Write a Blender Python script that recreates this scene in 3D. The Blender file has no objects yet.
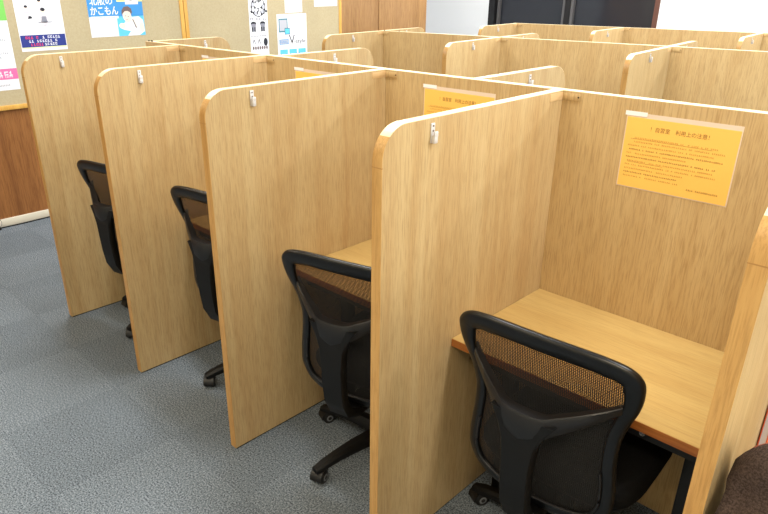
import bpy, bmesh, math, random
from mathutils import Vector, Matrix
random.seed(7)
sc = bpy.context.scene
COL = sc.collection
PI = math.pi
def rad(a): return math.radians(a)

# ------------------------------------------------------------------ materials
def lin(c):
    f = lambda v: v/12.92 if v <= .04045 else ((v+.055)/1.055)**2.4
    return (f(c[0]/255), f(c[1]/255), f(c[2]/255), 1)

def mat(name, rgb, rough=.5, metal=0, spec=.5):
    m = bpy.data.materials.new(name); m.use_nodes = True
    b = m.node_tree.nodes['Principled BSDF']
    b.inputs['Base Color'].default_value = lin(rgb)
    b.inputs['Roughness'].default_value = rough
    b.inputs['Metallic'].default_value = metal
    b.inputs['Specular IOR Level'].default_value = spec
    return m

class NT:
    def __init__(s, m): s.t = m.node_tree; s.n = s.t.nodes; s.l = s.t.links; s.b = s.n['Principled BSDF']
    def new(s, ty, **kw):
        n = s.n.new(ty)
        for k, v in kw.items(): setattr(n, k, v)
        return n
    def link(s, a, b): s.l.new(a, b)

def ramp(nt, stops):
    r = nt.new('ShaderNodeValToRGB'); e = r.color_ramp.elements
    while len(e) > 1: e.remove(e[-1])
    e[0].position = stops[0][0]; e[0].color = stops[0][1]
    for p, c in stops[1:]:
        q = e.new(p); q.color = c
    return r

def wood(name, light, dark, axis='Z', rough=.42, contrast=1.0, scale=1.0, spec=.4):
    m = mat(name, light, rough, 0, spec); nt = NT(m)
    tc = nt.new('ShaderNodeTexCoord'); oi = nt.new('ShaderNodeObjectInfo')
    off = nt.new('ShaderNodeVectorMath', operation='SCALE'); off.inputs[0].default_value = (3.1, 5.7, 7.3)
    nt.link(oi.outputs['Random'], off.inputs['Scale'])
    add = nt.new('ShaderNodeVectorMath', operation='ADD')
    nt.link(tc.outputs['Object'], add.inputs[0]); nt.link(off.outputs[0], add.inputs[1])
    def mapped(a, b):
        mp = nt.new('ShaderNodeMapping')
        s = [a*scale]*3; s['XYZ'.index(axis)] = b*scale
        mp.inputs['Scale'].default_value = s
        nt.link(add.outputs[0], mp.inputs['Vector']); return mp
    # broad figure
    n1 = nt.new('ShaderNodeTexNoise'); n1.inputs['Scale'].default_value = 1; n1.inputs['Detail'].default_value = 5
    n1.inputs['Roughness'].default_value = .6; n1.inputs['Distortion'].default_value = .6
    nt.link(mapped(16, .8).outputs[0], n1.inputs['Vector'])
    # fine pores
    n2 = nt.new('ShaderNodeTexNoise'); n2.inputs['Scale'].default_value = 1; n2.inputs['Detail'].default_value = 4
    n2.inputs['Roughness'].default_value = .65
    nt.link(mapped(260, 13).outputs[0], n2.inputs['Vector'])
    L = lin(light); D = lin(dark)
    mid = tuple((L[i]+D[i])/2 for i in range(3))+(1,)
    r1 = ramp(nt, [(.34, D), (.50, mid), (.66, L)])
    nt.link(n1.outputs['Fac'], r1.inputs['Fac'])
    r2 = ramp(nt, [(.36, (1-.34*contrast, 1-.40*contrast, 1-.48*contrast, 1)), (.54, (1, 1, 1, 1))])
    nt.link(n2.outputs['Fac'], r2.inputs['Fac'])
    mx = nt.new('ShaderNodeMix', data_type='RGBA', blend_type='MULTIPLY'); mx.inputs[0].default_value = 1
    nt.link(r1.outputs[0], mx.inputs[6]); nt.link(r2.outputs[0], mx.inputs[7])
    nt.link(mx.outputs[2], nt.b.inputs['Base Color'])
    bp = nt.new('ShaderNodeBump'); bp.inputs['Strength'].default_value = .06; bp.inputs['Distance'].default_value = .002
    nt.link(n2.outputs['Fac'], bp.inputs['Height']); nt.link(bp.outputs[0], nt.b.inputs['Normal'])
    return m

def speckle(name, c1, c2, scale, rough=.9, bump=.2, tile=None):
    m = mat(name, c1, rough, 0, .15); nt = NT(m)
    tc = nt.new('ShaderNodeTexCoord')
    n = nt.new('ShaderNodeTexNoise'); n.inputs['Scale'].default_value = scale; n.inputs['Detail'].default_value = 4
    n.inputs['Roughness'].default_value = .75
    nt.link(tc.outputs['Object'], n.inputs['Vector'])
    r = ramp(nt, [(.40, lin(c2)), (.60, lin(c1))]); nt.link(n.outputs['Fac'], r.inputs['Fac'])
    out = r.outputs[0]
    n3 = nt.new('ShaderNodeTexNoise'); n3.inputs['Scale'].default_value = 1.7; n3.inputs['Detail'].default_value = 2
    nt.link(tc.outputs['Object'], n3.inputs['Vector'])
    r3 = ramp(nt, [(.35, (.88, .88, .88, 1)), (.65, (1, 1, 1, 1))]); nt.link(n3.outputs['Fac'], r3.inputs['Fac'])
    mx = nt.new('ShaderNodeMix', data_type='RGBA', blend_type='MULTIPLY'); mx.inputs[0].default_value = 1
    nt.link(out, mx.inputs[6]); nt.link(r3.outputs[0], mx.inputs[7]); out = mx.outputs[2]
    if tile:
        mp = nt.new('ShaderNodeMapping'); mp.inputs['Location'].default_value = tile
        nt.link(tc.outputs['Object'], mp.inputs['Vector'])
        ck = nt.new('ShaderNodeTexChecker'); ck.inputs['Scale'].default_value = 2.0
        ck.inputs['Color1'].default_value = (1, 1, 1, 1); ck.inputs['Color2'].default_value = (.90, .903, .907, 1)
        nt.link(mp.outputs[0], ck.inputs['Vector'])
        m2 = nt.new('ShaderNodeMix', data_type='RGBA', blend_type='MULTIPLY'); m2.inputs[0].default_value = 1
        nt.link(out, m2.inputs[6]); nt.link(ck.outputs['Color'], m2.inputs[7]); out = m2.outputs[2]
        br = nt.new('ShaderNodeTexBrick'); br.offset = 0; br.inputs['Scale'].default_value = 1.0
        br.inputs['Color1'].default_value = (1, 1, 1, 1); br.inputs['Color2'].default_value = (1, 1, 1, 1)
        br.inputs['Mortar'].default_value = (.84, .84, .85, 1); br.inputs['Mortar Size'].default_value = .0022
        br.inputs['Mortar Smooth'].default_value = .6
        br.inputs['Brick Width'].default_value = .5; br.inputs['Row Height'].default_value = .5
        nt.link(mp.outputs[0], br.inputs['Vector'])
        m3 = nt.new('ShaderNodeMix', data_type='RGBA', blend_type='MULTIPLY'); m3.inputs[0].default_value = 1
        nt.link(out, m3.inputs[6]); nt.link(br.outputs['Color'], m3.inputs[7]); out = m3.outputs[2]
    nt.link(out, nt.b.inputs['Base Color'])
    bp = nt.new('ShaderNodeBump'); bp.inputs['Strength'].default_value = bump; bp.inputs['Distance'].default_value = .004
    nt.link(n.outputs['Fac'], bp.inputs['Height']); nt.link(bp.outputs[0], nt.b.inputs['Normal'])
    return m

M = {}
M['oak'] = wood('oak_veneer', (195, 170, 125), (183, 153, 107), 'Z', .40, .62)
M['oak_back'] = wood('oak_veneer_back', (200, 172, 124), (188, 157, 108), 'Z', .42, .66)
M['oak_top'] = wood('oak_desktop', (196, 165, 104), (184, 150, 90), 'X', .36, .35)
M['oak_edge'] = wood('oak_edge', (196, 156, 96), (183, 139, 79), 'Z', .38, .6)
M['oak_lit_top'] = wood('oak_edge_lit_top', (240, 220, 182), (230, 206, 162), 'Y', .35, .2)  # cream tone puts the overhead glare into the top edges
M['oak_bracket'] = wood('oak_bracket', (214, 182, 134), (198, 162, 112), 'Y', .45, .4)
M['desk_edge'] = wood('desk_edge', (178, 112, 52), (150, 86, 36), 'X', .4, .6)
M['brown_wood'] = wood('brown_panel', (156, 106, 60), (130, 84, 45), 'Z', .45, .9, .6)
M['brown_wood_lit'] = wood('brown_panel_lit', (172, 132, 86), (150, 112, 70), 'Z', .4, .8, .7)  # brown wall wood with grazing reflection painted into its colour
M['trim_wood'] = wood('yellow_trim', (226, 180, 96), (206, 156, 74), 'Z', .4, .5)
M['cork'] = speckle('cork', (184, 171, 140), (178, 164, 132), 60, .9, .05)
M['carpet'] = speckle('carpet', (143, 153, 163), (58, 66, 74), 160, .95, .15, tile=(.02, -.02, 0))
M['white_wall'] = mat('white_paint', (244, 245, 246), .8)
M['ceiling'] = mat('ceiling_white', (240, 240, 238), .9)
M['vinyl'] = mat('cream_vinyl', (222, 216, 200), .5)
M['plastic'] = mat('black_plastic', (9, 9, 10), .5, 0, .3)
M['gloss'] = mat('black_gloss', (7, 8, 10), .3, 0, .45)
M['bracket_grey'] = mat('charcoal_plastic', (22, 23, 26), .42, 0, .4)
M['fabric'] = speckle('black_fabric', (20, 20, 21), (9, 9, 10), 320, .9, .3)
M['tyre'] = mat('caster_black', (14, 14, 15), .45)
M['rim'] = mat('caster_grey', (120, 122, 126), .4)
M['steel'] = mat('black_steel', (14, 14, 15), .45, .2)
M['chrome'] = mat('chrome', (220, 222, 226), .15, 1)
M['hook'] = mat('pale_metal', (206, 202, 200), .4, .1)
M['hookdark'] = mat('hook_screw', (110, 100, 92), .5, .3)
M['screw'] = mat('screw_and_gap_shade', (46, 38, 30), .5, .4)
M['seam'] = mat('edge_joint', (168, 126, 72), .6)
M['paper'] = mat('white_paper', (224, 226, 234), .7)
M['amber'] = mat('amber_paper', (244, 192, 92), .5)
M['film'] = mat('clear_film', (222, 202, 182), .2)
M['tape'] = mat('white_tape', (240, 238, 236), .5)
M['ink'] = mat('ink_brown', (186, 134, 58), .8)
M['inkd'] = mat('ink_dark_brown', (142, 94, 42), .8)
M['black_ink'] = mat('ink_black', (34, 36, 46), .8)
M['grey_ink'] = mat('ink_grey', (128, 130, 142), .8)
M['light_ink'] = mat('ink_light', (178, 180, 190), .8)
M['blue_ink'] = mat('ink_blue', (58, 140, 206), .7)
M['sky_ink'] = mat('ink_sky', (92, 190, 228), .7)
M['navy_ink'] = mat('ink_navy', (30, 48, 128), .7)
M['red_ink'] = mat('ink_red', (222, 60, 92), .7)
M['pink_ink'] = mat('ink_pink', (232, 104, 160), .7)
M['green_ink'] = mat('ink_green', (112, 186, 84), .7)
M['lime_ink'] = mat('ink_lime', (222, 232, 150), .7)
M['skin_ink'] = mat('ink_skin', (236, 214, 200), .7)
M['shirt_ink'] = mat('ink_shirt', (228, 222, 216), .7)
M['fig_ink'] = mat('ink_figure', (206, 200, 210), .7)
M['hair_ink'] = mat('ink_hair', (104, 88, 86), .7)
M['teal_ink'] = mat('ink_teal', (60, 120, 138), .7)
M['glass'] = mat('night_glass', (44, 46, 52), .12, 0, .5)
M['black_frame'] = mat('black_window_frame', (20, 19, 20), .5)
M['grey_frame'] = mat('grey_window_frame', (92, 90, 90), .5)
M['brown_frame'] = mat('brown_window_frame', (96, 60, 48), .5)
M['jacket'] = speckle('brown_cloth', (84, 70, 64), (50, 41, 38), 240, .95, .4)
M['lining'] = mat('pink_lining', (160, 92, 78), .8)
M['orange_cover'] = mat('orange_cover', (226, 96, 48), .5)

def mesh_fabric(name):
    m = bpy.data.materials.new(name); m.use_nodes = True; nt = NT(m)
    nt.b.inputs['Base Color'].default_value = lin((12, 11, 11)); nt.b.inputs['Roughness'].default_value = .8
    tc = nt.new('ShaderNodeTexCoord')
    def stripes(ax):
        sp = nt.new('ShaderNodeSeparateXYZ'); nt.link(tc.outputs['Object'], sp.inputs[0])
        mu = nt.new('ShaderNodeMath', operation='MULTIPLY'); mu.inputs[1].default_value = 2*PI/.0048
        nt.link(sp.outputs[ax], mu.inputs[0])
        si = nt.new('ShaderNodeMath', operation='SINE'); nt.link(mu.outputs[0], si.inputs[0])
        gt = nt.new('ShaderNodeMath', operation='GREATER_THAN'); gt.inputs[1].default_value = .0
        nt.link(si.outputs[0], gt.inputs[0]); return gt
    a, b = stripes('X'), stripes('Z')
    mu = nt.new('ShaderNodeMath', operation='MULTIPLY')
    nt.link(a.outputs[0], mu.inputs[0]); nt.link(b.outputs[0], mu.inputs[1])
    k = nt.new('ShaderNodeMath', operation='MULTIPLY'); k.inputs[1].default_value = .74; nt.link(mu.outputs[0], k.inputs[0])
    tr = nt.new('ShaderNodeBsdfTransparent'); tr.inputs['Color'].default_value = (.95, .76, .6, 1)
    mx = nt.new('ShaderNodeMixShader'); nt.link(k.outputs[0], mx.inputs[0])
    nt.link(nt.b.outputs[0], mx.inputs[1]); nt.link(tr.outputs[0], mx.inputs[2])
    nt.link(mx.outputs[0], nt.n['Material Output'].inputs['Surface'])
    return m
M['mesh'] = mesh_fabric('backrest_mesh')

# ------------------------------------------------------------------ mesh builder
class MB:
    def __init__(s): s.v = []; s.f = []; s.mi = []; s.mats = []
    def slot(s, m):
        if m not in s.mats: s.mats.append(m)
        return s.mats.index(m)
    def add(s, vs, fs, m):
        o = len(s.v); k = s.slot(m)
        s.v += [tuple(v) for v in vs]
        for f in fs: s.f.append([i+o for i in f]); s.mi.append(k)
    def box(s, a, b, m, bev=0.0, seg=2, M4=None):
        bm = bmesh.new(); bmesh.ops.create_cube(bm, size=1)
        for v in bm.verts: v.co = Vector([(a[i]+b[i])/2 + v.co[i]*(b[i]-a[i]) for i in range(3)])
        if bev: bmesh.ops.bevel(bm, geom=bm.edges[:], offset=bev, segments=seg, affect='EDGES', profile=.5)
        if M4: bm.transform(M4)
        bm.verts.index_update()
        s.add([v.co[:] for v in bm.verts], [[v.index for v in f.verts] for f in bm.faces], m); bm.free()
    def loft(s, rings, m, closed=False, caps=True):
        n = len(rings[0]); vs = [p for r in rings for p in r]; fs = []
        K = len(rings)
        for i in range(K if closed else K-1):
            j = (i+1) % K
            for k in range(n):
                fs.append([i*n+k, i*n+(k+1) % n, j*n+(k+1) % n, j*n+k])
        if caps and not closed:
            fs.append(list(range(n))[::-1]); fs.append([(K-1)*n+k for k in range(n)])
        s.add(vs, fs, m)
    def cyl(s, p, q, r, m, n=20, r2=None):
        p, q = Vector(p), Vector(q); d = (q-p).normalized()
        u = d.orthogonal().normalized(); w = d.cross(u); r2 = r if r2 is None else r2
        ring = lambda c, rr: [c+u*math.cos(2*PI*i/n)*rr+w*math.sin(2*PI*i/n)*rr for i in range(n)]
        s.loft([ring(p, r), ring(q, r2)], m)
    def lathe(s, prof, m, n=24, M4=None):
        rings = []
        for r, z in prof: rings.append([Vector((r*math.cos(2*PI*i/n), r*math.sin(2*PI*i/n), z)) for i in range(n)])
        if M4: rings = [[M4 @ p for p in r] for r in rings]
        s.loft(rings, m)
    def tube(s, pts, r, m, n=10):
        pts = [Vector(p) for p in pts]; rings = []
        for i, p in enumerate(pts):
            d = (pts[min(i+1, len(pts)-1)]-pts[max(i-1, 0)]).normalized()
            u = d.cross(Vector((0, 0, 1)))
            u = u.normalized() if u.length > .05 else d.cross(Vector((1, 0, 0))).normalized()
            w = d.cross(u)
            rings.append([p+u*math.cos(2*PI*k/n)*r+w*math.sin(2*PI*k/n)*r for k in range(n)])
        s.loft(rings, m)
    def build(s, name, parent=None, smooth=True, angle=35):
        me = bpy.data.meshes.new(name); me.from_pydata(s.v, [], s.f)
        for m in s.mats: me.materials.append(m)
        for p, k in zip(me.polygons, s.mi): p.material_index = k
        bm = bmesh.new(); bm.from_mesh(me); bmesh.ops.recalc_face_normals(bm, faces=bm.faces[:]); bm.to_mesh(me); bm.free()
        if smooth:
            me.polygons.foreach_set('use_smooth', [True]*len(me.polygons)); me.set_sharp_from_angle(angle=rad(angle))
        me.update()
        o = bpy.data.objects.new(name, me); COL.objects.link(o)
        if parent: o.parent = parent
        return o

def tag(o, label, cat, group=None):
    o['label'] = label; o['category'] = cat
    if group: o['group'] = group
    return o
def thing(name, label, cat, loc=(0, 0, 0), rz=0, group=None):
    o = bpy.data.objects.new(name, None); COL.objects.link(o); o.empty_display_size = .1
    o.location = loc; o.rotation_euler = (0, 0, rz)
    return tag(o, label, cat, group)
def struct(mb, name, parent=None, **kw):
    o = mb.build(name, parent, **kw)
    if not parent: o['kind'] = 'structure'
    return o
def dup(o, parent=None):
    c = o.copy(); COL.objects.link(c)
    if parent: c.parent = parent
    for ch in list(o.children): dup(ch, c)
    return c
def crom(pts, n=8, closed=False):
    P = [Vector(p) for p in pts]; out = []; K = len(P)
    for i in range(K if closed else K-1):
        g = (lambda j: P[j % K]) if closed else (lambda j: P[min(max(j, 0), K-1)])
        a, b, c, d = g(i-1), g(i), g(i+1), g(i+2)
        for k in range(n):
            t = k/n
            out.append(.5*((2*b)+(c-a)*t+(2*a-5*b+4*c-d)*t*t+(3*b-a-3*c+d)*t**3))
    if not closed: out.append(P[-1])
    return out

# ------------------------------------------------------------------ measured layout
W, D, T, HD, DD, H = .7821, .8483, .0329, .6975, .5173, 1.404
X5 = .8464
H2, H3 = 1.341, 1.318
GAP = .0008

# ------------------------------------------------------------------ the room
XL, YB = -4.2, 6.6
XA, XR, YF, ZC = -6.4, 4.2, -4.2, 2.75
b = MB(); b.box((XA-.1, YF-.1, -.1), (XR+.1, YB+.3, 0), M['carpet']); struct(b, 'floor')
b = MB(); b.box((XA-.1, YF-.1, ZC), (XR+.1, YB+.3, ZC+.1), M['ceiling']); struct(b, 'ceiling')
b = MB(); b.box((XL-.12, YF, 0), (XL, 4.36, ZC), M['brown_wood']); struct(b, 'wall_left')
b = MB(); b.box((XA, 4.36-.12, 0), (XL-.12, 4.36, ZC), M['white_wall']); struct(b, 'wall_alcove_front')
b = MB(); b.box((XA-.1, 4.24, 0), (XA, YB, ZC), M['white_wall']); struct(b, 'wall_alcove_side')
b = MB(); b.box((XR, YF, 0), (XR+.1, YB, ZC), M['white_wall']); struct(b, 'wall_right')
b = MB(); b.box((XL-.12, YF-.1, 0), (XR+.1, YF, ZC), M['vinyl']); struct(b, 'wall_front')
# back wall around a window opening
WX0, WX1, WZ0, WZ1 = -4.86, -2.38, .85, 1.728
b = MB()
b.box((XA-.1, YB, 0), (WX0, YB+.2, ZC), M['white_wall']); b.box((WX1, YB, 0), (XR+.1, YB+.2, ZC), M['white_wall'])
b.box((WX0, YB, 0), (WX1, YB+.2, WZ0), M['white_wall']); b.box((WX0, YB, WZ1), (WX1, YB+.2, ZC), M['white_wall'])
struct(b, 'wall_back', smooth=False)
b = MB(); b.box((WX0, YB+.10, WZ0), (WX1, YB+.12, WZ1), M['glass']); win = struct(b, 'window_1')
b = MB()
b.box((WX0, YB-.01, WZ0), (WX0+.10, YB+.1, WZ1), M['black_frame'])
b.box((WX0+.10, YB-.01, WZ1-.03), (WX1-.06, YB+.1, WZ1), M['black_frame'])
b.box((WX0+.10, YB-.01, WZ0), (WX1-.06, YB+.1, WZ0+.06), M['black_frame'])
b.box((WX1-.06, YB-.01, WZ0), (WX1, YB+.1, WZ1), M['brown_frame'])
b.build('window_frame', win, smooth=False)
for x, w, m in ((WX0+.11, .035, 'grey_frame'), (-3.705, .03, 'grey_frame'), (-3.67, .08, 'black_frame'), (-3.585, .04, 'grey_frame')):
    b = MB(); b.box((x, YB+.05, WZ0+.06), (x+w, YB+.0995, WZ1-.03), M[m]); b.build('mullion', win, smooth=False)
# baseboard and the wooden panels, glare in their colour, beside the cork boards
b = MB(); b.box((XL, YF, 0), (XL+.012, 4.36, .062), M['vinyl'], .003); struct(b, 'baseboard_left')
for k, (y0, y1) in enumerate(((2.985, 3.545), (3.555, 4.36))):
    b = MB(); b.box((XL, y0, .063), (XL+.012, y1, 2.7), M['brown_wood_lit'], .002); struct(b, 'trim_%d' % (k+1))

# ------------------------------------------------------------------ cork boards
def cork_board(y0, y1, z0, z1, label):
    t = thing('cork_board', label, 'notice board', (XL, (y0+y1)/2, z0))
    h = (y1-y0)/2; hz = z1-z0; f = .034
    b = MB(); b.box((.001, -h+f, f), (.014, h-f, hz-f), M['cork']); b.build('cork_surface', t, smooth=False)
    b = MB()
    b.box((.001, -h, 0), (.022, h, f), M['trim_wood'], .003); b.box((.001, -h, hz-f), (.022, h, hz), M['trim_wood'], .003)
    b.box((.001, -h, f), (.022, -h+f, hz-f), M['trim_wood'], .003); b.box((.001, h-f, f), (.022, h, hz-f), M['trim_wood'], .003)
    b.build('board_frame', t)
    return t
cork_board(-1.25, 1.135, .865, 2.2, 'tan cork board on the brown wall, left one, above the white baseboard')
cork_board(1.14, 2.98, .865, 2.2, 'tan cork board beside the wooden wall panels, right one of two')

# ------------------------------------------------------------------ flat printed things
class Flat(MB):
    """draws flat shapes in a (u, v) plane; each layer lies a hair above the last"""
    def __init__(s, o, u, v): super().__init__(); s.o = Vector(o); s.u = Vector(u); s.w = Vector(v); s.n = s.u.cross(s.w)
    def P(s, u, v, d): return s.o+s.u*u+s.w*v+s.n*d
    def poly(s, pts, m, d): s.add([s.P(a, c, d) for a, c in pts], [list(range(len(pts)))], M[m])
    def rect(s, u0, v0, u1, v1, m, d): s.poly([(u0, v0), (u1, v0), (u1, v1), (u0, v1)], m, d)
    def ell(s, cu, cv, ru, rv, m, d, n=20, rot=0):
        c, q = math.cos(rot), math.sin(rot)
        s.poly([(cu+ru*math.cos(2*PI*i/n)*c-rv*math.sin(2*PI*i/n)*q, cv+ru*math.cos(2*PI*i/n)*q+rv*math.sin(2*PI*i/n)*c) for i in range(n)], m, d)
    def sheet(s, u0, v0, u1, v1, m, d0, d1):
        vs = [s.P(a, c, d) for d in (d0, d1) for a, c in ((u0, v0), (u1, v0), (u1, v1), (u0, v1))]
        s.add(vs, [[3, 2, 1, 0], [4, 5, 6, 7], [0, 1, 5, 4], [1, 2, 6, 5], [2, 3, 7, 6], [3, 0, 4, 7]], M[m])
    def marks(s, u0, u1, v, h, m, d, seed=0, step=None):
        r = random.Random(seed); u = u0; step = step or h*.95
        while u < u1-step*.8:
            if r.random() > .1:
                w = step*r.uniform(.6, .84)
                k = r.random()
                if k < .5:
                    s.rect(u, v, u+w, v+h*.2, m, d); s.rect(u+w*.35, v+h*.2, u+w*.62, v+h*.95, m, d); s.rect(u, v+h*.5, u+w*.35, v+h*.68, m, d)
                else:
                    s.rect(u, v, u+w*.26, v+h*.9, m, d); s.rect(u+w*.26, v+h*.68, u+w, v+h*.9, m, d); s.rect(u+w*.4, v+h*.1, u+w, v+h*.36, m, d)
            u += step
    def text(s, body, u0, v0, m, d, height=None, width=None, bold=0.0):
        cu = bpy.data.curves.new('lettering', 'FONT'); cu.body = body; cu.size = 1; cu.offset = bold
        o = bpy.data.objects.new('lettering', cu); COL.objects.link(o)
        bpy.context.view_layer.update()
        me = bpy.data.meshes.new_from_object(o.evaluated_get(bpy.context.evaluated_depsgraph_get()))
        xs = [v.co.x for v in me.vertices]; ys = [v.co.y for v in me.vertices]
        if xs:
            sx = sy = None
            if height: sy = height/(max(ys)-min(ys))
            if width: sx = width/(max(xs)-min(xs))
            sx = sx or sy; sy = sy or sx
            s.add([s.P(u0+(v.co.x-min(xs))*sx, v0+(v.co.y-min(ys))*sy, d) for v in me.vertices], [list(p.vertices) for p in me.polygons], M[m])
        bpy.data.objects.remove(o); bpy.data.curves.remove(cu); bpy.data.meshes.remove(me)
    def build(s, name, parent=None):
        me = bpy.data.meshes.new(name); me.from_pydata(s.v, [], s.f)
        for m in s.mats: me.materials.append(m)
        for p, k in zip(me.polygons, s.mi): p.material_index = k
        me.update(); o = bpy.data.objects.new(name, me); COL.objects.link(o)
        if parent: o.parent = parent
        return o
XW = XL+.0145
def wallflat(y, z): return Flat((XW, y, z), (0, 1, 0), (0, 0, 1))

# green and pink poster, far left
f = wallflat(-.74, 1.005); w, h = .455, .70
f.sheet(0, 0, w, h, 'paper', 0, .0008)
f.rect(0, .475, w, h, 'green_ink', .0012); f.text('1', .33, .51, 'paper', .0016, height=.07)
f.ell(.2, .6, .06, .05, 'lime_ink', .0016)
f.rect(.02, .075, w, .15, 'pink_ink', .0012)
f.marks(.04, .30, .108, .026, 'paper', .0016, 3); f.marks(.3, w-.02, .10, .034, 'paper', .0016, 4)
f.marks(.24, w-.03, .088, .012, 'paper', .0016, 5)
for i in range(9): f.marks(.05, w-.03-(i % 3)*.05, .43-i*.03, .013, 'grey_ink', .0012, 20+i)
f.marks(.05, w-.06, .03, .012, 'grey_ink', .0012, 40)
tag(f.build('wall_poster'), 'white poster with green top and pink band, leftmost on the left cork board', 'poster', 'posters on the cork boards')
# white poster with navy band
f = wallflat(-.222, 1.262); w, h = .332, .50
f.sheet(0, 0, w, h, 'paper', 0, .0008)
f.rect(.004, .028, w-.004, .112, 'navy_ink', .0012); f.rect(.004, .02, w-.004, .0265, 'lime_ink', .0012)
f.marks(.04, .155, .085, .020, 'red_ink', .0016, 1); f.marks(.16, .295, .085, .020, 'paper', .0016, 2)
f.marks(.06, .275, .060, .020, 'paper', .0016, 3); f.marks(.07, .165, .036, .020, 'red_ink', .0016, 4); f.marks(.17, .27, .036, .020, 'paper', .0016, 6)
for i in range(3): f.marks(.03+.02*i, .30-.02*i, .165-i*.016, .010, 'light_ink', .0012, 50+i)
for (cu, cv, k) in ((.08, .30, 1), (.18, .34, 1), (.195, .275, 1.35), (.26, .36, 1)):   # small cartoon readers
    f.ell(cu, cv-.045*k, .020*k, .034*k, 'fig_ink', .0012); f.ell(cu, cv, .012*k, .014*k, 'skin_ink', .0016)
    f.ell(cu, cv+.007*k, .0125*k, .009*k, 'black_ink', .002)
    f.rect(cu-.03*k, cv-.034*k, cu+.03*k, cv-.030*k, 'light_ink', .0014)
f.poly([(.082, .222), (.115, .226), (.108, .240), (.09, .243)], 'black_ink', .0016)
f.rect(.15, .194, .25, .20, 'grey_ink', .0012); f.poly([(.172, .20), (.218, .20), (.210, .238), (.182, .238)], 'grey_ink', .002)
tag(f.build('wall_poster'), 'white poster with small cartoon people above a navy band of red and white lettering', 'poster', 'posters on the cork boards')
# blue poster
f = wallflat(.31, 1.333); w, h = .455, .5
f.sheet(0, 0, w, h, 'paper', 0, .0008)
f.rect(0, .148, w, h, 'blue_ink', .0011); f.rect(.225, .0, w, .15, 'sky_ink', .0011); f.rect(.24, .255, w, h, 'lime_ink', .0013)
f.rect(.31, .235, .42, .33, 'paper', .0015); f.ell(.36, .272, .018, .01, 'grey_ink', .0019)
f.text('北阪の', .02, .232, 'paper', .0015, height=.066, width=.185, bold=.02)
f.text('かこもん', .018, .162, 'paper', .0015, height=.062, width=.225, bold=.02)
f.rect(.016, .134, .24, .152, 'paper', .0015); f.marks(.03, .22, .138, .009, 'sky_ink', .0018, 9)
f.rect(.01, .01, .218, .126, 'paper', .0014)
for i in range(6): f.marks(.03, .2-(i % 2)*.06, .105-i*.016, .007, 'light_ink', .0018, 70+i)
f.marks(.03, .11, .014, .008, 'grey_ink', .0018, 77)
# the reading student
f.poly([(.245, .06), (.30, .115), (.345, .14), (.41, .145), (.445, .115), (.452, .03), (.40, .0), (.30, .0), (.33, .035), (.28, .045)], 'shirt_ink', .0015)
f.poly([(.30, .0), (.345, .05), (.36, .12), (.352, .13), (.39, .05), (.40, .0)], 'paper', .0019)
f.ell(.312, .150, .036, .047, 'skin_ink', .0023, rot=.25)
f.poly([(.268, .158), (.272, .192), (.292, .217), (.325, .222), (.352, .205), (.358, .176), (.347, .160), (.340, .178), (.318, .186), (.296, .184), (.282, .172)], 'hair_ink', .0027)
f.ell(.298, .150, .006, .0025, 'hair_ink', .0031); f.ell(.322, .145, .006, .0025, 'hair_ink', .0031); f.rect(.302, .122, .316, .125, 'red_ink', .0031)
f.ell(.262, .078, .026, .02, 'skin_ink', .0023); f.ell(.43, .062, .018, .034, 'skin_ink', .0023)
f.poly([(.352, .125), (.361, .122), (.384, .06), (.376, .055)], 'hair_ink', .0027)
tag(f.build('wall_poster'), 'blue poster with white hiragana lettering and a student leaning on one arm', 'poster', 'posters on the cork boards')
# tall black and white poster
f = wallflat(1.812, 1.045); w, h = .212, .70
f.sheet(0, 0, w, h, 'paper', 0, .0008)
f.ell(.108, .475, .085, .085, 'black_ink', .0012); f.ell(.108, .50, .045, .035, 'paper', .0016)
for i in range(9):
    a = 2*PI*i/9; f.ell(.108+.062*math.cos(a), .475+.058*math.sin(a), .016, .02, 'paper' if i % 2 else 'light_ink', .0016)
f.ell(.085, .45, .018, .014, 'paper', .002); f.ell(.13, .45, .018, .014, 'paper', .002); f.rect(.085, .40, .135, .41, 'paper', .002)
for i in range(7): f.ell(.03+.028*i, .40+.012*abs(i-3), .012, .012, 'black_ink', .0013)
f.marks(.01, .2, .36, .022, 'black_ink', .0012, 5); 
for cu in (.045, .15):
    f.ell(cu, .33, .032, .02, 'black_ink', .0012); f.poly([(cu-.028, .33), (cu+.028, .33), (cu+.02, .262), (cu-.02, .262)], 'grey_ink', .0014)
    f.rect(cu-.022, .26, cu-.006, .30, 'black_ink', .0016); f.rect(cu+.006, .26, cu+.022, .30, 'black_ink', .0016)
f.marks(.01, .2, .215, .012, 'black_ink', .0012, 8)
for cu in (.04, .1):
    f.poly([(cu-.02, .15), (cu-.014, .15), (cu, .182), (cu+.014, .15), (cu+.02, .15), (cu+.002, .195), (cu-.002, .195)], 'black_ink', .0012)
f.ell(.175, .165, .024, .036, 'black_ink', .0012)
for i in range(7): f.ell(.03+.026*i, .115, .010, .016, 'hair_ink', .0012)
tag(f.build('wall_poster'), 'tall narrow white poster of black line drawings on the right cork board', 'poster', 'posters on the cork boards')
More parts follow.
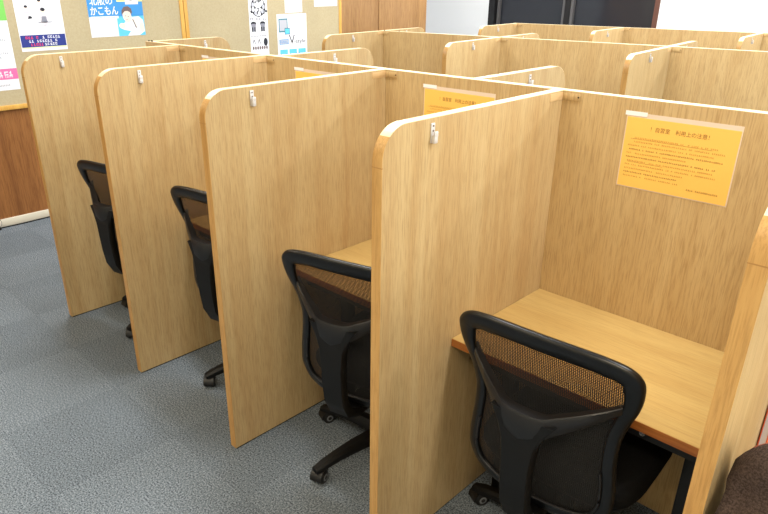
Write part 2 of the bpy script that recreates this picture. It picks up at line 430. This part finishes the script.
# V-style poster
f = wallflat(2.132, 1.055); w, h = .37, .395
f.sheet(0, 0, w, h, 'paper', 0, .0008)
f.rect(.02, .23, .13, .355, 'teal_ink', .0012); f.rect(.03, .243, .12, .343, 'light_ink', .0016)
f.rect(.09, .208, .155, .268, 'teal_ink', .002); f.rect(.097, .215, .148, .26, 'sky_ink', .0024)
for i in range(4): f.marks(.17, .34-.03*(i % 2), .34-i*.032, .013, 'light_ink', .0012, 90+i)
f.rect(.02, .118, .135, .165, 'blue_ink', .0012); f.rect(.026, .124, .129, .159, 'light_ink', .0014); f.marks(.03, .125, .132, .02, 'blue_ink', .0018, 12)
f.text('V', .14, .118, 'black_ink', .0012, height=.085); f.text('-style', .205, .112, 'black_ink', .0012, width=.145, height=.048)
for i in range(3):
    u = .025+.115*i; f.rect(u, .01, u+.095, .07, 'sky_ink', .0012); f.poly([(u, .01), (u+.095, .01), (u+.095, .03), (u+.03, .024), (u, .032)], 'teal_ink', .0016)
tag(f.build('wall_poster'), 'white poster with a tablet picture above three small blue pictures', 'poster', 'posters on the cork boards')
# two sheets above
f = wallflat(2.238, 1.461); f.sheet(0, 0, .215, .29, 'paper', 0, .0008)
for i in range(6): f.marks(.02, .19-(i % 3)*.03, .03+i*.035, .014, 'grey_ink' if i else 'light_ink', .0012, 110+i)
tag(f.build('wall_sheet'), 'small white printed sheet pinned directly above the tablet poster', 'paper', 'white sheets on the right cork board')
f = wallflat(2.61, 1.508); f.sheet(0, 0, .312, .22, 'paper', 0, .0008)
for i in range(5): f.marks(.02, .28-(i % 2)*.05, .06+i*.03, .012, 'light_ink', .0012, 130+i)
tag(f.build('wall_sheet'), 'wide white sheet at the right end of the right cork board', 'paper', 'white sheets on the right cork board')

# ------------------------------------------------------------------ divider panels
RC = .088
def profile(depth, h, r, z0):
    """outline of a panel in (s, z): s = 0 at the spine panel, s = depth at the free edge"""
    pts = [(0, z0), (depth, z0)]
    arc = [(depth-r+r*math.cos(a), h-r+r*math.sin(a)) for a in [PI/2*i/12 for i in range(13)]]
    return pts, arc
def make_panel(label, x, y0, depth, h, sgn, group, hook_side=1, bracket=True, hookn=True, rz=0, hook_at=.188):
    """sgn -1: reaches toward the camera side (-Y) from y0, +1: away"""
    t = thing('divider_panel', label, 'divider', (x, y0, 0), rz, group)
    e = .0016; z0 = .006; hw = T/2
    Yf = lambda s: sgn*s
    low, arc = profile(depth-e, h-e, RC-e, z0)
    out = low+arc+[(0, h-e)]
    b = MB(); n = len(out)
    b.add([(q, Yf(s), z) for q in (-hw, hw) for s, z in out],
          [list(range(n)), list(range(n, 2*n))]+[[i, (i+1) % n, n+(i+1) % n, n+i] for i in range(n)], M['oak'])
    b.build('board', t, smooth=False)
    def strip(pts, nrm, m, name, w=hw, th=e):
        b = MB(); rings = []
        for (s, z), (a, c) in zip(pts, nrm):
            rings.append([(-w, Yf(s), z), (w, Yf(s), z), (w, Yf(s+a*th), z+c*th), (-w, Yf(s+a*th), z+c*th)])
        b.loft(rings, m); return b.build(name, t, angle=50)
    aa = [PI/2*i/12 for i in range(13)]
    strip([(depth-e, z0), (depth-e, h-RC-.012)]+arc[:7], [(1, 0)]*2+[(math.cos(q), math.sin(q)) for q in aa[:7]], M['oak_edge'], 'front_edge_band')
    strip(arc[6:]+[(0, h-e)], [(math.cos(q), math.sin(q)) for q in aa[6:]]+[(0, 1)], M['oak_lit_top'], 'top_edge_band')  # glare tone covers the top and upper half of the corner
    b = MB(); b.box((-hw-.0004, min(Yf(depth-.004), Yf(depth+.0006)), h-RC-.0135), (hw+.0004, max(Yf(depth-.004), Yf(depth+.0006)), h-RC-.011), M['seam']); b.build('edge_joint', t)
    if hookn:   # coat hook near the free edge
        s = depth-hook_at; hx = hook_side*hw; k = hook_side
        b = MB()
        b.box((min(hx, hx+k*.0035), Yf(s)-.0075, h-.066), (max(hx, hx+k*.0035), Yf(s)+.0075, h-.014), M['hook'], .0012)
        b.box((min(hx+k*.0034, hx+k*.016), Yf(s)-.0075, h-.066), (max(hx+k*.0034, hx+k*.016), Yf(s)+.0075, h-.044), M['hook'], .004)
        b.box((min(hx+k*.0105, hx+k*.016), Yf(s)-.0075, h-.05), (max(hx+k*.0105, hx+k*.016), Yf(s)+.0075, h-.034), M['hook'], .0025)
        hk = b.build('coat_hook', t)
        for zz in (-.021, -.034):
            b = MB(); b.cyl((hx+k*.0033, Yf(s), h+zz), (hx+k*.005, Yf(s), h+zz), .0025, M['hookdark'], 10); b.build('screw', hk)
    if bracket:   # little wooden angle block in the top corner, on the camera side
        k = hook_side
        b = MB()
        xa, xb = sorted((k*hw, k*(hw+.0014))); ya, yb = sorted((Yf(.0008), Yf(.078)))
        b.box((xa, ya, h-.030), (xb, yb, h-.006), M['oak_bracket'], .0006)
        xa, xb = sorted((k*(hw+.0014), k*(hw+.062))); ya, yb = sorted((Yf(.0004), Yf(.0016)))
        b.box((xa, ya, h-.030), (xb, yb, h-.008), M['oak_back'], .0005)
        br = b.build('corner_bracket', t)
        b = MB(); b.cyl((k*(hw+.056), Yf(.0014), h-.018), (k*(hw+.056), Yf(.0022), h-.018), .0028, M['screw'], 10); b.build('screw', br)
    for s in (.08, depth-.06):
        b = MB(); b.cyl((0, Yf(s), 0), (0, Yf(s), z0), .014, M['plastic'], 14); b.build('foot', t)
    b = MB(); a0, a1 = sorted((Yf(.004), Yf(depth-.006))); b.box((-hw+.002, a0, .0005), (hw-.002, a1, z0), M['screw']); b.build('gap_shade_strip', t)  # dark strip drawn in place of the shadow gap below the board
    return t
def spine_panel(label, x0, x1, y0, h, rz=0):
    t = thing('spine_panel', label, 'divider', (x0, y0, 0), rz)
    L = x1-x0
    b = MB(); b.box((0, 0, .012), (L, T, h-.0016), M['oak_back']); b.build('board', t, smooth=False)
    b = MB(); b.box((0, 0, h-.0016), (L, T, h), M['oak_lit_top']); b.build('top_edge_band', t, smooth=False)
    b = MB(); b.box((-.0016, 0, .012), (0, T, h), M['oak_edge']); b.build('end_edge_band', t, smooth=False)
    n = max(2, int(L/1.2))
    for i in range(n+1):
        x = .06+(L-.12)*i/n
        b = MB(); b.cyl((x, T/2, 0), (x, T/2, .012), .014, M['plastic'], 14); b.build('foot', t)
    return t
sp1 = spine_panel('long light oak spine panel of the nearest carrel row, carrying the amber notices', -2.731, 1.64, 0, H)
for i, x in enumerate((.022, .036, .060)):
    b = MB(); b.cyl((x, .012+.008*(i % 2), H), (x, .012+.008*(i % 2), H+.006), .005, M['screw'], 10); b.build('screw', sp1)
NX = [-3*W-.02, -2*W, -W, 0, X5]
G1 = 'divider panels of the nearest carrel row'
NL = ['light oak divider panel at the left end of the nearest row, beside brown wall',
      'light oak divider panel, second from left in the nearest row, right of the farthest chair',
      'light oak divider panel between the two middle chairs, third from left in the nearest row',
      'large light oak divider panel immediately left of the nearest black mesh chair',
      'light oak divider panel at the right edge, front edge facing us, beside the nearest chair']
for x, l in zip(NX, NL): make_panel(l, x, -GAP, D-GAP, H, -1, G1)
G1b = 'divider panels on the far side of the nearest row'
for x, dp, l in ((-2.71, .54, 'light oak divider panel behind the left end of the nearest spine panel'),
             (-1.50, .64, 'light oak divider top with rounded right corner, directly below the poster with a tablet picture'),
             (-.345, .62, 'light oak divider top with rounded right corner, right of the half-hidden amber notice')):
    make_panel(l, x, T+GAP, dp, H, 1, G1b, bracket=False, hook_at=.188 if x < -2 else .29)
def row(ox, oy, rz, h, spine_label, length, near, far, dn, df, gn, gf):
    c, q = math.cos(rz), math.sin(rz)
    def at(u, v): return ox+u*c-v*q, oy+u*q+v*c
    sp = spine_panel(spine_label, ox, length, oy, h, rz)
    for u, l in near:
        x, y = at(u, -GAP); make_panel(l, x, y, dn, h, -1, gn, rz=rz, hook_at=.34)
    for u, l in far:
        x, y = at(u, T+GAP); make_panel(l, x, y, df, h, 1, gf, bracket=False, rz=rz, hook_at=.3)
    return sp
sp2 = row(-3.09, 2.40, rad(4.6), H2, 'long light oak spine panel of the middle carrel row', -3.09+4.6,
    ((.03, 'leftmost light oak divider panel of the middle row, below the wooden wall panels'),
     (1.185, 'light oak divider panel of the middle row with rounded left corner, below the white wall'),
     (2.435, 'light oak divider panel of the middle row, right one, above the nearest amber notice')),
    ((.02, 'light oak divider top behind the left end of the middle spine panel'),
     (1.19, 'light oak divider top poking up behind the middle spine panel, below the dark window'),
     (2.43, 'light oak divider top poking up behind the middle spine panel at the right')),
    .74, .62, 'divider panels of the middle carrel row', 'divider panels on the far side of the middle row')
for x in (.05, .21):
    b = MB(); b.cyl((x, .016, H2), (x, .016, H2+.005), .006, M['screw'], 10); b.build('screw', sp2)
row(-3.14, 4.60, rad(4.6), H3, 'long light oak spine panel of the farthest carrel row, below the dark window', -3.14+4.6,
    ((.03, 'light oak divider panel of the farthest row, below the dark window\'s left end'),
     (1.20, 'light oak divider panel of the farthest row, below the dark window\'s right end'),
     (2.42, 'light oak divider panel of the farthest row, rightmost, at the right edge')), (),
    .76, .6, 'divider panels of the farthest carrel row', '')
# ------------------------------------------------------------------ desks
GD = 'carrel desks of the nearest row'
def make_desk(x0, x1, label):
    xa, xb = x0+T/2+.0012, x1-T/2-.0012; w = xb-xa
    t = thing('carrel_desk', label, 'desk', (xa, -.0012, 0), 0, GD)
    th = .026
    b = MB(); b.box((0, -DD+.0016, HD-th), (w, -.0, HD), M['oak_top']); b.build('desk_top', t, smooth=False)
    b = MB(); b.box((0, -DD, HD-th), (w, -DD+.0016, HD-.001), M['desk_edge']); b.build('edge_band', t, smooth=False)
    b = MB(); b.box((.05, -DD+.03, HD-th-.04), (w-.05, -DD+.055, HD-th-.0005), M['steel'], .002); r = b.build('under_rail', t)
    b = MB(); b.cyl((w*.74, -DD+.03, HD-th-.02), (w*.74, -DD+.024, HD-th-.02), .008, M['chrome'], 14); b.build('bolt', r)
    for xx in (.09, w-.135):
        b = MB(); b.box((xx, -DD+.17, 0), (xx+.045, -DD+.21, HD-th-.0005), M['steel'], .003)
        b.box((xx, -DD+.06, HD-th-.045), (xx+.045, -.02, HD-th-.0005), M['steel'], .003)
        b.box((xx, -DD+.21, .0), (xx+.045, -.05, .03), M['steel'], .003); b.build('desk_leg', t)
    return t
EDG = NX+[X5+W]
DL = ['light oak carrel desk of the bay farthest from the camera, mostly hidden behind dividers',
      'light oak carrel desk of the second bay from the left, hidden behind dividers',
      'light oak carrel desk in front of the second nearest chair, only a corner in view',
      'light oak carrel desk in front of the nearest black chair, under the amber notice',
      'light oak carrel desk of the bay at the right edge, behind the divider']
for k in range(5): make_desk(EDG[k], EDG[k+1], DL[k])

# ------------------------------------------------------------------ amber notices
def make_notice(cx, label, curl=False):
    w, h = .318, .212; z = 1.138
    t = thing('laminated_notice', label, 'notice', (cx-w/2, 0, z), 0, 'amber notices in the carrels')
    f = Flat((0, 0, 0), (1, 0, 0), (0, 0, 1))
    f.sheet(-.003, -.003, w+.003, h+.013, 'film', 0, .0005); f.build('clear_sleeve', t)
    f = Flat((0, 0, 0), (1, 0, 0), (0, 0, 1))
    f.sheet(0, 0, w, h, 'amber', .0006, .001)
    f.text('！自習室　利用上の注意！', .075, h-.036, 'inkd', .0014, width=.165, height=.0145)
    for i in range(11):
        v = h-.062-i*.0118; r = random.Random(i)
        f.marks(.014+(.012 if i in (0, 1) else 0), w*(.93 if i not in (4, 8, 9, 10) else .62)-r.uniform(0, .03), v, .0046, 'ink' if i not in (3, 5, 9) else 'inkd', .0014, 200+i, step=.0052)
        if i in (0, 6): f.rect(.02, v-.0022, w*(.8 if i == 0 else .4), v-.0014, 'inkd', .0014)
    f.marks(w-.112, w-.022, .022, .0052, 'inkd', .0014, 300, step=.0052)
    f.build('amber_sheet', t)
    f = Flat((0, 0, 0), (1, 0, 0), (0, 0, 1))
    f.rect(-.008, h+.004, .058, h+.017, 'tape', .0012); f.build('tape', t)
    return t
make_notice(.398, 'amber printed notice in clear sleeve above the desk at right, fully in view')
make_notice(-.400, 'amber printed notice half hidden behind the large divider left of the nearest chair')
make_notice(-1.173, 'amber printed notice of the second bay from the left, only its top edge in view')
make_notice(-1.955, 'amber printed notice of the farthest bay, a sliver behind the divider')

# ------------------------------------------------------------------ mesh office chairs
def by(x, z):   # depth of the backrest surface
    tab = [(.34, -.205), (.40, -.222), (.50, -.240), (.60, -.244), (.70, -.242), (.76, -.252), (.84, -.276), (.95, -.306)]
    if z <= tab[0][0]: y = tab[0][1]
    elif z >= tab[-1][0]: y = tab[-1][1]
    else:
        for (a, p), (c, q) in zip(tab, tab[1:]):
            if a <= z <= c: y = p+(q-p)*(z-a)/(c-a)
    return y-.030*max(0, 1-(x/.225)**2)*(1 if z < .75 else max(.35, 1-(z-.75)*4))
HALF = [(0, .953), (.075, .953), (.150, .951), (.208, .941), (.240, .914), (.245, .872), (.236, .820), (.216, .760), (.203, .700), (.203, .63), (.212, .55), (.210, .485), (.180, .43), (.11, .402), (0, .395)]
OUTL = [(x, z) for x, z in HALF]+[(-x, z) for x, z in HALF[-2:0:-1]]
def outline(n=6): return crom([(x, 0, z) for x, z in OUTL], n, True)
def make_chair(label):
    t = thing('office_chair', label, 'chair', group='black mesh office chairs at the carrels')
    # --- backrest frame
    P = outline(); K = len(P); inner = []; rings = []
    for i, p in enumerate(P):
        d = (P[(i+1) % K]-P[i-1]).normalized(); nr = Vector((d.z, 0, -d.x))
        if nr.dot(Vector((0, 0, .64))-p) < 0: nr = -nr
        top = min(1, max(0, (p.z-.80)/.1)); w = (.0170+.0095*top); th = .0105+.003*top
        c = p+nr*w; inner.append(p+nr*(2*w-.004))
        ring = []
        for k in range(12):
            a = 2*PI*k/12; ca, sa = math.cos(a), math.sin(a)
            q = c+nr*(w*math.copysign(abs(ca)**.7, ca)); y = by(q.x, q.z)+th*math.copysign(abs(sa)**.7, sa)
            ring.append((q.x, y, q.z))
        rings.append(ring)
    b = MB(); b.loft(rings, M['gloss'], closed=True); b.build('backrest_frame', t, angle=80)
    # --- mesh
    b = MB(); vs = []; fs = []; R = 9; cz = .64
    for j in range(R+1):
        s = j/R
        for p in inner:
            x = p.x*s; z = cz+(p.z-cz)*s; vs.append((x, by(x, z)+.002, z))
    for j in range(R):
        for k in range(K): fs.append([j*K+k, j*K+(k+1) % K, (j+1)*K+(k+1) % K, (j+1)*K+k])
    b.add(vs, fs, M['mesh']); o = b.build('backrest_mesh', t, angle=80)
    # --- inner lip of the lower frame
    low = [p for p in inner if p.z < .60]
    low.sort(key=lambda p: math.atan2(p.x, .62-p.z))
    b = MB(); b.tube([(p.x*.985, by(p.x, p.z)-.011, p.z+.004) for p in low], .004, M['bracket_grey'], 8); b.build('frame_lip', t, angle=80)
    # --- V bracket and spine behind the mesh
    b = MB(); rings = []
    half = [(.212, -.262, .826), (.175, -.288, .808), (.13, -.317, .790), (.085, -.344, .775), (.050, -.366, .766)]
    path = crom([(-x, y, z) for x, y, z in half]+[(0, -.372, .765)]+half[::-1], 4)
    for p in path:
        u = min(1, abs(p.x)/.212); hz = .010+.030*(1-u)**1.2; ty = .016-.006*u
        cz = p.z-hz
        ring = []
        for a, c in ((-1, -.7), (-.7, -1), (.7, -1), (1, -.7), (1, .75), (.8, 1), (-.75, 1), (-1, .8)):
            ring.append((p.x, p.y+a*ty+(.007 if c > .9 and a > 0 else 0), cz+c*hz))
        rings.append(ring)
    b.loft(rings, M['bracket_grey'])
    br = b.build('back_bracket', t, angle=40)
    b = MB(); rings = []
    for y, z, w, th, a in ((-.366, .750, .086, .012, 0), (-.368, .715, .064, .015, 0), (-.368, .67, .048, .017, 0), (-.367, .60, .042, .018, 0), (-.363, .53, .041, .018, .05), (-.354, .465, .040, .018, .2), (-.325, .41, .040, .018, .7), (-.27, .378, .040, .016, 1.25), (-.18, .366, .040, .014, 1.5), (-.07, .364, .042, .014, 1.57)):
        ca, sa = math.cos(a), math.sin(a); ring = []
        for p, q in ((-1, -.6), (-.88, -1), (.88, -1), (1, -.6), (1, .6), (.88, 1), (-.88, 1), (-1, .6)):
            ring.append((p*w, y+q*th*ca, z+q*th*sa))
        rings.append(ring)
    b.loft(rings, M['plastic']); b.build('spine', t, angle=40)
    # --- seat
    b = MB(); rings = []; N = 48
    def se(a, hx, hy, e=.42): 
        c, s = math.cos(a), math.sin(a); return hx*math.copysign(abs(c)**e, c), hy*math.copysign(abs(s)**e, s)
    for k, (z, q) in enumerate(((.428, .90), (.434, .97), (.450, 1.0), (.470, 1.0), (.486, .975), (.496, .92), (.500, .80), (.498, .5), (.495, .2))):
        ring = []
        for i in range(N):
            x, y = se(2*PI*i/N, .240*q, .232*q)
            dz = -.02*max(0, (y-.13)/.1)**2*(1 if k > 1 else .6)
            ring.append((x, y+.03, z+dz+(.010*(abs(x)/.24)**2 if k > 4 else 0)))
        rings.append(ring)
    b.loft(rings, M['fabric']); b.build('seat', t, angle=60)
    b = MB(); rings = []
    for z, q in ((.395, .70), (.402, .84), (.416, .93), (.4275, .95)):
        rings.append([(se(2*PI*i/N, .240*q, .232*q)[0], se(2*PI*i/N, .240*q, .232*q)[1]+.03, z) for i in range(N)])
    b.loft(rings, M['plastic']); b.build('seat_shell', t, angle=50)
    b = MB(); b.box((-.075, -.09, .335), (.075, .13, .3945), M['plastic'], .012); b.build('tilt_mechanism', t)
    b = MB(); b.tube([(-.076, .03, .36), (-.16, .02, .362), (-.225, .0, .365)], .006, M['plastic'], 8)
    b.box((-.262, -.022, .356), (-.215, .014, .374), M['plastic'], .006); b.build('lever', t)
    b = MB(); b.lathe([(.0, .12), (.028, .12), (.028, .22), (.020, .222), (.020, .336), (0, .336)], M['plastic'], 20); b.build('gas_cylinder', t)
    b = MB(); b.lathe([(.0, .062), (.040, .062), (.046, .085), (.046, .112), (.036, .128), (.0, .128)], M['plastic'], 24); b.build('hub', t)
    # --- five-star base with twin-wheel casters
    for k in range(5):
        a = CH_STAR+2*PI*k/5; R4 = Matrix.Rotation(a, 4, 'Z')
        b = MB(); rings = []
        for r, z, w, h in ((.030, .098, .026, .026), (.09, .104, .025, .024), (.16, .101, .0225, .021), (.23, .091, .020, .018), (.295, .077, .019, .015), (.334, .066, .016, .010)):
            ring = []
            for p, q in ((-1, -.9), (1, -.9), (1, .3), (.62, 1), (-.62, 1), (-1, .3)): ring.append(R4 @ Vector((r, p*w, z+q*h)))
            rings.append(ring)
        b.loft(rings, M['plastic']); leg = b.build('base_leg', t, angle=30)
        C4 = Matrix.Translation(R4 @ Vector((.320, 0, 0))) @ Matrix.Rotation(a+(1.1, .5, 2.0, -.6, 1.5)[k], 4, 'Z')
        b = MB()
        for s in (-1, 1):
            X4 = C4 @ Matrix.Translation((-.012, s*.0165, .027)) @ Matrix.Rotation(PI/2, 4, 'X')
            b.lathe([(.0, -.010), (.021, -.010), (.0255, -.007), (.027, -.002), (.027, .002), (.0255, .007), (.021, .010), (.0, .010)], M['tyre'], 22, X4)
            Y4 = C4 @ Matrix.Translation((-.012, s*.0265, .027)) @ Matrix.Rotation(PI/2, 4, 'X')
            b.lathe([(.0, -.0011), (.011, -.0011), (.014, -.0004), (.014, .0004), (.011, .0011), (0, .0011)], M['rim'], 18, Y4)
            b.lathe([(.0, -.0016), (.008, -.0016), (.008, .0016), (0, .0016)], M['tyre'], 14, Y4)
        rings = []   # hood
        for i in range(9):
            th = PI*(i/8)*.92-.1; r0, r1 = .0285, .033
            ring = []
            for y, r in ((-.0235, r0), (.0235, r0), (.0235, r1), (-.0235, r1)): ring.append(C4 @ Vector((-.012+r*math.cos(th), y, .027+r*math.sin(th))))
            rings.append(ring)
        b.loft(rings, M['tyre'])
        b.box((-.006, -.005, .012), (.006, .005, .07), M['tyre'], .001, 1, C4)
        b.build('caster', leg)
    return t
CH_STAR = 0.0
CHS = [(.405, -.40, 3, 180, 0, 'nearest black mesh office chair, in front of the desk under the fully visible amber notice'),
       (-.335, -.425, 14, 188, -.008, 'black mesh office chair, second nearest, half hidden by the large divider'),
       (-1.118, -.375, 11, 252, .024, 'black mesh office chair, third nearest, between the second and third dividers from the left'),
       (-1.962, -.41, 13, 211, -.012, 'black mesh office chair farthest from the camera, beside the leftmost divider'),
       (1.143, -.48, 0, 200, 0, 'black office chair at the right edge under a dark brown jacket')]
for i, (x, y, a, star, dz, l) in enumerate(CHS):
    CH_STAR = rad(star-a)
    if i == 0: o = proto = make_chair(l)
    else:
        o = proto.copy(); COL.objects.link(o)
        dl = rad(star-a)-rad(CHS[0][3]-CHS[0][2])
        for ch in list(proto.children):
            c = dup(ch, o); kind = ch.name.split('.')[0]
            if kind == 'base_leg': c.rotation_euler = (0, 0, dl)
            elif kind not in ('hub', 'gas_cylinder'): c.location = (0, 0, dz)   # seat height set lower on this one
    o.location = (x, y, 0); o.rotation_euler = (0, 0, rad(a)); o['label'] = l

# ------------------------------------------------------------------ brown jacket over the chair at the right edge, book on that desk
def make_jacket(cx, cy):
    b = MB(); vs = []; fs = []; NU, NV = 44, 40
    for j in range(NV+1):
        v = j/NV*2-1                     # -1 back hem .. 0 over the top .. +1 front hem
        for i in range(NU+1):
            u = i/NU*2-1
            x = .262*u*(1+.02*abs(v)); zt = .980-.10*abs(u)**7
            fold = .011*math.sin(u*13+2.2*v)*min(1, abs(v)*3)+.006*math.sin(u*29+v*5)
            L = abs(v)*.52
            if L < .04:
                a = (L/.04)*PI/2; dz = -.034*(1-math.cos(a)); dy = .034*math.sin(a)
            else: dz = -.034-(L-.04); dy = .034+.02*(L-.04)
            z = zt+dz; yb = by(min(.2, abs(x)), min(max(z, .40), .95))
            if v < 0: y = yb-dy-.004+min(0, -fold)*.8-(.085*min(1, max(0, (.84-z)/.08)) if abs(u) < 2 else 0)
            else: y = yb+dy+.004+max(0, fold)*.6
            vs.append((x+cx, y+cy, z))
    n = NU+1
    for j in range(NV):
        for i in range(NU): fs.append([j*n+i, j*n+i+1, (j+1)*n+i+1, (j+1)*n+i])
    b.add(vs, fs, M['jacket']); o = b.build('jacket', angle=80)
    so = o.modifiers.new('cloth', 'SOLIDIFY'); so.thickness = .006; so.offset = 1
    tag(o, 'dark brown cloth jacket draped over the chair at the lower right corner', 'jacket')
    b = MB(); b.tube([(cx-.262-.002+.0*k, vs[(NV//2)*n][1]+.0, vs[(NV//2)*n][2]+.004) for k in range(1)]+[Vector(vs[(NV//2)*n+i])+Vector((0, 0, .007)) for i in range(0, n, 2)], .003, M['lining'], 8)
    b.build('collar_lining', o)
    return o
make_jacket(1.143, -.48)
t = thing('notebook', 'white paged notebook with orange cover standing against the rightmost divider', 'book', (X5+T/2+.002, -.50, HD))
b = MB(); b.box((0, 0, 0), (.0018, .16, .22), M['orange_cover']); b.box((.0142, 0, 0), (.016, .16, .22), M['orange_cover']); b.box((0.0018, .158, 0), (.0142, .16, .22), M['orange_cover']); b.build('cover', t, smooth=False)
b = MB(); b.box((.0019, .004, .003), (.0141, .1575, .217), M['paper']); b.build('pages', t, smooth=False)

# ------------------------------------------------------------------ cable at the foot of the wall
b = MB(); b.tube(crom([(XL+.025, y, .005+.0*y) if i % 2 else (XL+.034, y, .005) for i, y in enumerate((-2.2, -1.6, -1.1, -.8, -.5, -.2, .1, .4))], 6), .005, M['plastic'], 8)
tag(b.build('cable'), 'thin black cable lying on the carpet along the white baseboard', 'cable')
b = MB(); b.lathe([(0, -.02), (.026, -.02), (.036, -.012), (.036, .008), (.028, .016), (0, .016)], M['vinyl'], 20, Matrix.Translation((XL+.05, -.665, .052)) @ Matrix.Rotation(PI/2, 4, 'Y'))
b.lathe([(.034, -.006), (.0395, -.006), (.0395, .004), (.034, .004)], M['plastic'], 20, Matrix.Translation((XL+.05, -.665, .052)) @ Matrix.Rotation(PI/2, 4, 'Y'))
b.box((XL+.032, -.69, 0), (XL+.068, -.64, .016), M['plastic'], .003)
tag(b.build('door_stop'), 'small round cream door stop with black rim, on the floor by the baseboard at left', 'door stop')

# ------------------------------------------------------------------ light
def area(x, y, e, sx=1.25, sy=.3, rot=0, col=(1, .985, .96)):
    l = bpy.data.lights.new('ceiling_and_fill_light', 'AREA'); l.shape = 'RECTANGLE'; l.size = sx; l.size_y = sy; l.energy = e; l.color = col
    o = bpy.data.objects.new('ceiling_and_fill_light', l); COL.objects.link(o); o.location = (x, y, ZC-.03); o.rotation_euler = (0, 0, rot)
    return o
for y, e in ((-2.5, 32), (-.25, 48), (2.2, 52), (4.4, 50)):
    for x in (-3.2, -1.0, 1.2, 3.2): area(x, y, e*.95*(2.0 if (y < -2 and x == 1.2) else 1), col=(1, .86, .64) if y < -2 else (.96, .985, .985))  # front row warmed and boosted as added fill for the lower panel faces
for x, e in ((-4.5, 17), (-2.2, 26), (.2, 40), (2.4, 40)): area(x, 5.75, e)  # extra row added to whiten the back wall, weaker at left
w = bpy.data.worlds.new('World'); sc.world = w; w.use_nodes = True
w.node_tree.nodes['Background'].inputs[0].default_value = (1, 1, 1, 1); w.node_tree.nodes['Background'].inputs[1].default_value = .05

# ------------------------------------------------------------------ camera
cam = bpy.data.cameras.new('camera'); co = bpy.data.objects.new('camera', cam); COL.objects.link(co)
yaw, pitch, roll = .79050929, .40945697, .00092288
fw = Vector((-math.sin(yaw)*math.cos(pitch), math.cos(yaw)*math.cos(pitch), -math.sin(pitch)))
r = Vector((math.cos(yaw), math.sin(yaw), 0)); d = fw.cross(r)
r2 = r*math.cos(roll)+d*math.sin(roll); d2 = d*math.cos(roll)-r*math.sin(roll)
mw = Matrix((r2, -d2, -fw)).transposed().to_4x4(); mw.translation = (1.07301861, -1.97393, 1.71836766)
co.matrix_world = mw
cam.sensor_width = 36; cam.lens = 648.89/768*36; cam.shift_x = 25.389/768; cam.shift_y = 8.18/768; cam.clip_start = .02
sc.camera = co
sc.view_settings.view_transform = 'Standard'; sc.view_settings.look = 'None'; sc.view_settings.exposure = 0.0; sc.view_settings.gamma = 1.0
